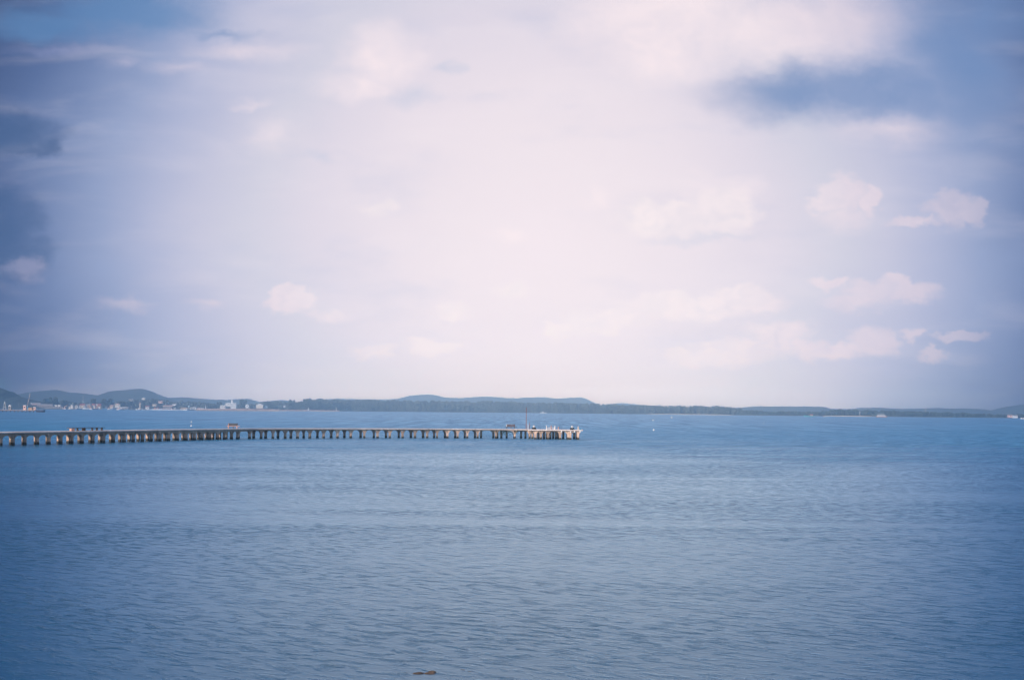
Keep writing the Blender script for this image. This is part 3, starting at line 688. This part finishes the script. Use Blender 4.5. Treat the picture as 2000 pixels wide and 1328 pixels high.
# sea markers
def marker(label, px, yw, hpx, kind='spar'):
    p = W(px, yw); H = hpx / FPX * p.y; t = thing('marker_buoy', label, 'buoy', (p.x, p.y, 0))
    if kind == 'spar':
        MB().lathe((0, 0, 0), [(.1, -.3), (H * .16, -.1), (H * .16, H * .18), (.05, H * .25)], 10).build('float', WHITE, t)
        MB().tube([(0, 0, H * .2), (0, 0, H * .8)], .035, 6).build('pole', STEEL, t)
        MB().ball((0, 0, H * .86), H * .12, 8, 6).build('topmark', WHITE, t)
    else:
        MB().ball((0, 0, H * .35), (H * .55, H * .55, H * .6), 10, 7).build('float', WHITE, t)
        MB().tube([(0, 0, H * .8), (0, 0, H * 1.25)], .03, 6).build('pole', STEEL, t)
marker('white spar buoy behind the jetty left of the grey bench', 373.5, 832.5, 10)
marker('pale spar buoy on open water right of the jetty head', 1492, 828, 5)
marker('small white float nearest the jetty head on its right', 1277, 841, 3, 'ball')
marker('tiny float far out below the pale beach', 1312, 816.2, 2.4, 'ball')
marker('faint pinkish float far out left of the tiny one', 1275.5, 821.5, 2.4, 'ball')

# ------------------------------------------------------------------ left working pier
D_P = 1330
pa, pb = G(-60, D_P), G(72, D_P - 20)
ln = (pb - pa).length; rz = math.atan2(pb.y - pa.y, pb.x - pa.x)
pier = thing('working_pier', 'distant low working pier on thin piles at the left edge', 'pier', (pa.x, pa.y, 0), rz)
MB().box((ln / 2, 0, 1.75), (ln, 8, .55)).build('deck', mat('pier_deck', (.32, .24, .19), .9), pier)
MB().box((ln / 2, -4.08, 1.3), (ln * .99, .3, .35)).build('edge_beam', BARK, pier)
for i in range(18):
    for s_ in (-3.4, 3.2):
        MB().tube([(1 + (ln - 2) * i / 17, s_, -1), (1 + (ln - 2) * i / 17, s_, 1.5)], .22, 6).build('pile', BARK, pier)
zd = 2.03
def cabin(label, x0, x1, yt, yb, m, rm, D=D_P - 10, kind='flat', win=1, cat='cabin', name='cabin'):
    a, b_ = G(x0, D), G(x1, D); w = b_.x - a.x; H = P(x0, yt, D).z - zd
    t = thing(name, label, cat, ((a.x + b_.x) / 2, D, zd))
    hw = H * (.92 if kind == 'flat' else .7)
    MB().box((0, 0, hw / 2), (w, 2.4, hw)).build('wall', m, t)
    mb = MB()
    if kind == 'flat': mb.box((0, 0, hw + H * .04), (w + .3, 2.7, H * .08))
    else: mb.add([(-w / 2 - .2, -1.4, hw), (w / 2 + .2, -1.4, hw), (w / 2 + .2, 1.4, hw), (-w / 2 - .2, 1.4, hw), (0, -1.4, H), (0, 1.4, H)], [(0, 1, 4), (2, 3, 5), (1, 2, 5, 4), (3, 0, 4, 5), (3, 2, 1, 0)])
    mb.build('roof', rm, t)
    for i in range(win): MB().box((-w / 2 + w * (i + .5) / max(1, win), -1.22, hw * .6), (w / win * .4, .06, hw * .28)).build('window', DARK, t)
cabin('tall pink cabin standing on the working pier', 46, 51.3, 791.2, 800, PINK, WHITE)
cabin('low wide tan cabin at the end of the working pier', 56, 63.5, 795.5, 800.5, TAN, BARK, win=2)
cabin('narrow dark box between the tan and the whitish cabin', 64, 66, 795, 800.5, BARK, BARK, win=0, cat='box', name='storage_box')
cabin('small whitish cabin at the very end of the working pier', 66.4, 70.5, 794.6, 800.5, PINK, WHITE)
cabin('small pale house on the working pier beside the pointed frame', 17, 22.5, 790.2, 799, STEEL, WHITE, kind='gable')
# pointed frame
g_ = G(9, D_P); t = thing('pointed_frame', 'white A-shaped frame at the left end of the working pier', 'frame', (g_.x, D_P, zd)); H = P(9, 784, D_P).z - zd
for s_ in (-1, 1): MB().tube([(s_ * 1.5, 0, 0), (0, 0, H)], .2, 6).build('leg', WHITE, t)
MB().box((0, 0, H * .3), (2.0, .2, .2)).build('crossbar', WHITE, t)
MB().box((0, 0, H * .62), (.9, .25, 1.0)).build('panel', VINE, t)
# crane
g_ = G(53, D_P); t = thing('crane', 'leaning crane boom on the working pier by the pink cabin', 'crane', (g_.x, D_P, zd))
b1 = P(53.3, 790, D_P) - Vector((g_.x, 0, zd)); b2 = P(59, 768.5, D_P) - Vector((g_.x, 0, zd)); b1.y = b2.y = 0
MB().box((0, 0, b1.z * .35), (2.4, 2.2, b1.z * .7)).build('cab', BLUER, t)
mb = MB()
for s_ in (-.3, .3): mb.tube([(b1.x + s_ - .2, 0, b1.z * .6), (b2.x + s_ * .5, 0, b2.z)], .11, 5)
for k in range(9):
    f0 = k / 9; f1 = (k + 1) / 9; sg = -1 if k % 2 else 1
    mb.tube([(b1.x + (b2.x - b1.x) * f0 + sg * .25, 0, b1.z * .6 + (b2.z - b1.z * .6) * f0), (b1.x + (b2.x - b1.x) * f1 - sg * .2, 0, b1.z * .6 + (b2.z - b1.z * .6) * f1)], .07, 4)
mb.build('boom', mat('faded_crane', (.55, .42, .38), .7), t)
MB().tube([(b2.x, 0, b2.z), (b2.x + .1, 0, b2.z * .55)], .04, 4).build('cable', DARK, t)
mast('thin lamp pole on the working pier left of the pink cabin', 37, 785, D_P, .14, zd, STEEL)
# barge
pw = W(79.5, 804.8); pw = G(79.5, D_P - 22); t = thing('barge', 'dark navy flat barge moored at the end of the working pier', 'barge', (pw.x, D_P - 22, 0))
wv = 15 / FPX * D_P
MB().add([(-wv / 2, -2.5, 2.0), (wv / 2, -2.5, 2.2), (wv / 2, 2.5, 2.2), (-wv / 2, 2.5, 2.0), (-wv / 2 + .4, -2.3, -.3), (wv / 2 - .5, -2.3, -.3), (wv / 2 - .5, 2.3, -.3), (-wv / 2 + .4, 2.3, -.3)],
         [(0, 1, 2, 3), (4, 5, 6, 7), (0, 1, 5, 4), (1, 2, 6, 5), (2, 3, 7, 6), (3, 0, 4, 7)]).build('hull', NAVY, t)
MB().box((0, -2.55, 1.9), (wv * .98, .12, .2)).build('rubbing_strip', STEEL, t)

# ------------------------------------------------------------------ the jetty
JZ = 1.86                               # deck top above the water
FRONT = [(-40, 871.8), (0, 870.3), (75, 868.3), (142, 866.6), (223, 864.2), (300, 861.8), (365, 860.0), (440, 858.4), (470, 857.6), (500, 856.9), (580, 856.3), (700, 855.7), (850, 855.8), (1000, 856.4), (1030, 856.8), (1140, 858.0)]
def jf(px): return W(px, lerp(FRONT, px))
def jdir(px):
    d = (jf(px + 12) - jf(px - 12)); d.z = 0; return d.normalized()
def jn(px):                              # across the jetty, away from the viewer
    d = jdir(px); return Vector((-d.y, d.x, 0))
JW = 2.9
PIL = [-20, 3, 27, 50, 74, 97, 120, 142, 162, 183, 204, 223, 244, 262, 280, 297, 314, 331, 348, 365, 381, 396, 411, 426, 440, 454, 466, 489, 511, 534, 558, 582, 606, 633, 660,
       686, 712, 738, 762, 787, 811, 835, 854, 874, 894, 913, 933, 969, 1005, 1034]
HEAD = [1045, 1056, 1070, 1094, 1112, 1129]
jet = thing('jetty', 'long weathered concrete jetty on arched pillars curving across the bay', 'jetty', jf(466))
J0 = jf(466)
def loc(v): return Vector(v) - J0
def sweep(mb, xs, prof, off=0.0):        # prof: list of (across, z)
    n_ = len(prof)
    for px in xs:
        b_ = jf(px); nn = jn(px)
        for (a, z) in prof: mb.v.append(tuple(loc(b_ + nn * (a + off) + Vector((0, 0, z)))))
    for i in range(len(xs) - 1):
        for k in range(n_): mb.f.append((i * n_ + k, (i + 1) * n_ + k, (i + 1) * n_ + (k + 1) % n_, i * n_ + (k + 1) % n_))
    mb.f += [tuple(range(n_)), tuple((len(xs) - 1) * n_ + k for k in range(n_))]
xs = list(range(-36, 1037, 8)) + [1036]
mb = MB(); sweep(mb, xs, [(-.28, JZ - .17), (-.28, JZ), (JW + .28, JZ), (JW + .28, JZ - .17)]); mb.build('deck', DECK, jet)
# girders with arched haunches between the pillars
def girder(ps, off, dep, mt, thick=.24):
    mb = MB(); N = 10
    for a_, b_ in zip(ps, ps[1:]):
        A = jf(a_) + jn(a_) * off; B = jf(b_) + jn(b_) * off; d = (B - A); L = d.length; d.normalize(); nn = Vector((-d.y, d.x, 0))
        top = JZ - .174; low = []
        rr_ = min(.85, L * .42)
        for k in range(N + 1):
            x = L * k / N; e = min(x, L - x)
            z = top - dep - (max(0, 1 - e / rr_) ** 1.9) * .55
            low.append((x, z))
        base = len(mb.v)
        for (x, z) in low:
            for t_ in (0, thick):
                for zz in (z, top): mb.v.append(tuple(loc(A + d * x + nn * t_ + Vector((0, 0, zz)))))
        for k in range(N):
            o = base + 4 * k
            mb.f += [(o, o + 4, o + 5, o + 1), (o + 2, o + 3, o + 7, o + 6), (o, o + 2, o + 6, o + 4), (o + 1, o + 5, o + 7, o + 3)]
        o = base + 4 * N; mb.f += [(base, base + 1, base + 3, base + 2), (o, o + 2, o + 3, o + 1)]
    return mb.build('girder', mt, jet)
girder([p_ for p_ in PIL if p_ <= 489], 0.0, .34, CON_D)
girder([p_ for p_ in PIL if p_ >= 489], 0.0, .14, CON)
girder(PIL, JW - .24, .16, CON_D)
# pillars
rnd = random.Random(3)
def pillar(px, off, w=.42, dp=.42, base=None, dirv=None, k=1.0):
    b_ = (jf(px) + jn(px) * off) if base is None else base
    d = jdir(px) if dirv is None else dirv
    mb = MB(); top = JZ - .36; hw = w / 2
    prof = [(-hw * 1.12, -1.2), (hw * 1.12, -1.2), (hw * 1.12, .28), (hw, .36), (hw, top - .55), (hw * 1.25 * k, top - .35), (hw * 1.9 * k, top - .12), (hw * 2.5 * k, top + .06), (-hw * 2.5 * k, top + .06), (-hw * 1.9 * k, top - .12), (-hw * 1.25 * k, top - .35), (-hw, top - .55), (-hw, .36), (-hw * 1.12, .28)]
    mb.extrude(prof, 0.012, dp)
    o = mb.build('pillar', CON, jet, loc=loc(b_), rz=math.atan2(d.y, d.x) + rnd.uniform(-.06, .06)); o.rotation_euler.y = rnd.uniform(-.012, .012); return o
for px in PIL:
    pillar(px, -.01, w=rnd.uniform(.38, .46) if px < 489 else rnd.uniform(.30, .38), k=1.0 if px < 489 else 1.35)
for px in PIL[1:-5]:
    pillar(px, JW - .45, w=rnd.uniform(.30, .38), k=1.2)
# cross beams tie each pair of pillars: one part per bent under the deck
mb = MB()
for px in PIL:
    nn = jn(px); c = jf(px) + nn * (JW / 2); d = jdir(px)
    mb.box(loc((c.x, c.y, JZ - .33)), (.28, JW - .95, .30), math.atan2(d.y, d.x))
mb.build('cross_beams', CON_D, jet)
# jetty head: wider platform nearer to the viewer
H0, H1 = W(1034, 857.6), W(1135, 858.6)
hd = (H1 - H0); hL = hd.length; hd.normalize(); hn = Vector((-hd.y, hd.x, 0)); hrz = math.atan2(hd.y, hd.x); HW = 6.2
def hp(x, a, z=0): return H0 + hd * x + hn * a + Vector((0, 0, z))
def hx(px): return (W(px, 858) - H0).dot(hd)
c = hp(hL / 2, HW / 2)
MB().box(loc((c.x, c.y, JZ - .085 + .004)), (hL + .6, HW + .5, .18), hrz).build('head_platform', DECK, jet)
for a in (.02, HW - .3):
    mb = MB(); ps = [0] + [hx(q_) for q_ in HEAD]
    for x0_, x1_ in zip(ps, ps[1:]):
        N = 10; L = x1_ - x0_; base = len(mb.v)
        for k in range(N + 1):
            x = x0_ + L * k / N; e = min(x - x0_, x1_ - x); z = JZ - .36 - (max(0, 1 - e / min(.7, L * .45)) ** 1.9) * .55
            for t_ in (0, .26):
                for zz in (z, JZ - .175): mb.v.append(tuple(loc(hp(x, a + t_, zz))))
        for k in range(N):
            o = base + 4 * k; mb.f += [(o, o + 4, o + 5, o + 1), (o + 2, o + 3, o + 7, o + 6), (o, o + 2, o + 6, o + 4), (o + 1, o + 5, o + 7, o + 3)]
        o = base + 4 * N; mb.f += [(base, base + 1, base + 3, base + 2), (o, o + 2, o + 3, o + 1)]
    mb.build('girder', CON, jet)
for q_ in HEAD:
    pillar(0, 0, base=hp(hx(q_), 0), dirv=hd, w=.44 if q_ != 1112 else .8)
mb = MB()                                 # the crowd of piles further in under the head and its approach
for q_, a in [(1038, 2.4), (1043, 4.6), (1050, 2.2), (1054, 5.6), (1061, 3.1), (1066, 5.2), (1074, 2.4), (1079, 4.8), (1085, 3.0), (1089, 5.5), (1099, 5.6), (1108, 2.6), (1121, 4.9), (1126, 5.6)]:
    mb.box(loc(hp(hx(q_), a, .3)), (.42, .42, 2.9), hrz); mb.box(loc(hp(hx(q_), a, JZ - .34)), (.95, .42, .26), hrz)
for q_ in (894, 913, 933, 945, 969, 977, 985, 993, 1003, 1012, 1021, 1030):
    c = jf(q_) + jn(q_) * (JW - .3); dd = jdir(q_); mb.box(loc((c.x, c.y, .3)), (.36, .36, 2.9), math.atan2(dd.y, dd.x)); mb.box(loc((c.x, c.y, JZ - .34)), (.9, .36, .24), math.atan2(dd.y, dd.x))
tag(mb.build('inner_piles', CON, jet), kind='stuff')
mb = MB()                                 # hanging weed on the outer face
for i in range(220):
    px = rnd.gauss(990, 16)
    if not 966 < px < 1012: continue
    b_ = jf(px) + jn(px) * -.06; mb.leaf(loc(b_ + Vector((0, 0, JZ - .15 - abs(rnd.gauss(0, .38))))), .13, rnd)
tag(mb.build('hanging_weed', VINE, jet), kind='stuff')

# fenders: pale round buffers hung on the head
for i, (px, lab) in enumerate([(1097, 'round pale fender on the jetty head, leftmost of four'), (1115, 'round pale fender left of the dark drum on the jetty head'),
                               (1122.5, 'round pale fender just right of the dark drum on the jetty head'), (1133.5, 'round pale fender at the right corner of the jetty head')]):
    b_ = hp(hx(px), -.32, JZ - .36); t = thing('fender', lab, 'fender', b_, 0, 'fenders hung on the jetty head')
    MB().ball((0, 0, 0), (.16, .13, .17), 10, 8).build('float', WHITE, t, True)
    MB().tube([(0, .04, .15), (0, .12, .42)], .018, 5).build('rope', BARK, t)

# benches
def bench(label, px, a, rz, back, seat, side):
    p = jf(px) + jn(px) * a; t = thing('concrete_bench', label, 'bench', (p.x, p.y, JZ + .002), rz, 'benches on the jetty')
    MB().box((0, 0, .43), (2.35, .5, .09)).build('seat', seat, t)
    o = MB().box((0, .24, .70), (1.62, .09, .44)).build('backrest', back, t)
    for s_ in (-.82, 0, .66):
        MB().box((s_, 0, .19), (.14, .42, .38)).build('leg', seat if s_ else back, t)
    MB().box((-.86, .22, .62), (.09, .16, .58)).build('end_post', side, t)
    return t
bench('grey-backed bench with salmon frame on the bend of the jetty', 470.5, 1.7, R(6), GREYC, SALMON, SALMON)
bench('grey bench with white end post near the tall red pole', 998.5, 1.7, R(2), mat('lilac_grey', (.14, .12, .15), .9), GREYC, WHITE)
# tall pole and small posts
def post(name, label, cat, px, a, hgt, r, m, capm=None, head=False, group=None, n_=10):
    p = (hp(hx(px), a) if head else jf(px) + jn(px) * a); t = thing(name, label, cat, (p.x, p.y, JZ + (.007 if head else .002)), 0, group)
    MB().lathe((0, 0, 0), [(r * 1.25, 0), (r * 1.25, .05), (r, .06), (r * .9, hgt)], n_).build('shaft', m, t)
    MB().lathe((0, 0, hgt), [(r * 1.15, 0), (r * 1.15, .04), (r * .4, .08)], n_).build('cap', capm or m, t)
    return t
post('tall_pole', 'tall slim red-painted pole rising from the jetty', 'pole', 1025, 1.4, 4.15, .065, RUST)
post('short_post', 'short white post just right of the tall red pole', 'post', 1029.3, 1.2, .85, .06, WHITE)
post('short_post', 'reddish short post, second right of the tall red pole', 'post', 1031.6, 1.6, 1.25, .055, RUST)
def drum(label, px, a, head, m=RUBBER):
    p = (hp(hx(px), a) if head else jf(px) + jn(px) * a); t = thing('mooring_bollard', label, 'bollard', (p.x, p.y, JZ + (.007 if head else .002)), 0, 'bollards wrapped in black tyres on the jetty')
    mb = MB()
    for k in range(2): mb.lathe((0, 0, .02 + k * .19), [(.30, 0), (.40, .03), (.42, .09), (.40, .16), (.30, .185)], 14)
    mb.build('tyre', m, t)
    MB().lathe((0, 0, .0), [(.16, 0), (.14, .50), (.22, .58), (.23, .70), (.12, .76)], 12).build('bollard_head', WHITE, t)
    MB().tube([(0, 0, .74), (0, 0, .95)], .025, 6).build('pin', STEEL, t)
drum('black tyre-wrapped bollard with white head near the short reddish post', 1041.5, 1.2, True)
drum('black tyre-wrapped bollard with white head near the outer end of the jetty', 1117.5, .7, True)
gp = 'pale posts on the jetty head'
for px, hgt, lab in ((1067, .72, 'pale post at the left end of the low rail on the jetty head'), (1076, .74, 'orange-pink post in the middle of the low rail on the jetty head'),
                     (1083.5, .70, 'pale post at the right end of the low rail on the jetty head'), (1090.5, .52, 'shorter pinkish post standing free right of the low rail')):
    post('rail_post', lab, 'post', px, .9, hgt, .085, SALMON if px in (1076, 1090.5) else WHITE, head=True, group=gp)
x0_, x1_ = hx(1067), hx(1083.5); c = hp((x0_ + x1_) / 2, .9 + .12)
o = MB().box((0, 0, .22), (x1_ - x0_ + .2, .05, .09)).box((0, 0, .40), (x1_ - x0_ - .1, .04, .05)).build('low_rail', WHITE, loc=(c.x, c.y, JZ + .007), rz=hrz); tag(o, 'white low rail fixed across three posts on the jetty head', 'rail')
post('corner_post', 'thick pale post at the right corner of the jetty head', 'post', 1129.5, .5, .62, .12, CREAM, head=True)
p = hp(hx(1134), .3); t = thing('blue_crate', 'small blue crate at the outermost corner of the jetty head', 'crate', (p.x, p.y, JZ + .007))
MB().box((0, 0, .15), (.34, .34, .3), taper=1.1).build('tub', BLUER, t); MB().box((0, 0, .32), (.40, .40, .035)).build('rim', BLUER, t)
# long low railing with pale block on the left part
b0, b1_ = jf(149) + jn(149) * 1.6, jf(220) + jn(220) * 1.6
rd = (b1_ - b0); rL = rd.length; rd.normalize()
t = thing('long_low_railing', 'long low dark railing on short posts on the left part of the jetty', 'railing', (b0.x, b0.y, JZ + .002), math.atan2(rd.y, rd.x))
MB().box((rL / 2, 0, .43), (rL, .38, .07)).build('top_rail', mat('weathered_timber', (.13, .10, .09), .9, .15, 2), t)
for k in (.13, .26, .40, .45, .66, .79, .93): MB().box((rL * k, 0, .195), (.12, .3, .39)).build('leg', BARK, t)
p = jf(152.5) + jn(152.5) * 1.5; t = thing('concrete_block', 'pale salmon block at the near end of the long low railing', 'block', (p.x, p.y, JZ + .002), math.atan2(rd.y, rd.x))
MB().box((0, -.35, .16), (.75, .35, .32)).build('body', SALMON, t); MB().box((0, -.35, .35), (.85, .42, .05)).build('slab', DECK, t)

# ------------------------------------------------------------------ rocks at the bottom edge
def rock(label, px, py, wpx, hpx_, m, sink, seed):
    p = W(px, py); s_ = wpx / FPX * p.y / 2; rn = random.Random(seed); mb = MB()
    t = thing('sea_rock', label, 'rock', (p.x, p.y, 0))
    def lump(c, r):
        b = len(mb.v); mb.ball(c, r, 18, 12)
        for i in range(b, len(mb.v)):
            v_ = Vector(mb.v[i]); k = 1 + .35 * noise.fractal(v_ * 6 + Vector((seed, 0, 0)), 1, 2, 3); cc = Vector(c)
            mb.v[i] = tuple(cc + (v_ - cc) * k)
    for k in range(5): lump((rn.uniform(-.7, .7) * s_, rn.uniform(-.5, .5) * s_, -sink + rn.uniform(-.01, .02)), (s_ * rn.uniform(.3, .5), s_ * rn.uniform(.3, .5), hpx_ / FPX * p.y * rn.uniform(.6, 1.1)))
    mb.build('stone', m, t, True); return t
rock('brown rock just breaking the water at the bottom centre', 829, 1313, 46, 4, mat('wet_brown_rock', (.13, .08, .04), .45, .2, 9, bump=.02, colour2=(.03, .025, .02)), .02, 4)
rock('dark nearly drowned rock right of the brown one', 904, 1309, 46, 3, mat('wet_dark_rock', (.05, .055, .05), .35, .2, 9, bump=.02), .035, 9)

# ------------------------------------------------------------------ haze
mb = MB().box((0, 4750, 69.5), (12900, 10100, 141))
hz = mb.build('haze', None or bpy.data.materials.new('haze'))
m = hz.data.materials[0]; m.use_nodes = True; nt = m.node_tree; nt.nodes.clear()
pv = nt.nodes.new('ShaderNodeVolumePrincipled'); pv.inputs['Color'].default_value = (0.58, 0.82, 1.0, 1); pv.inputs['Density'].default_value = HAZE_D
pv.inputs['Anisotropy'].default_value = 0.93
mo = nt.nodes.new('ShaderNodeOutputMaterial'); nt.links.new(pv.outputs[0], mo.inputs['Volume'])
tag(hz, 'pale blue sea haze over the bay', 'haze', kind='stuff')
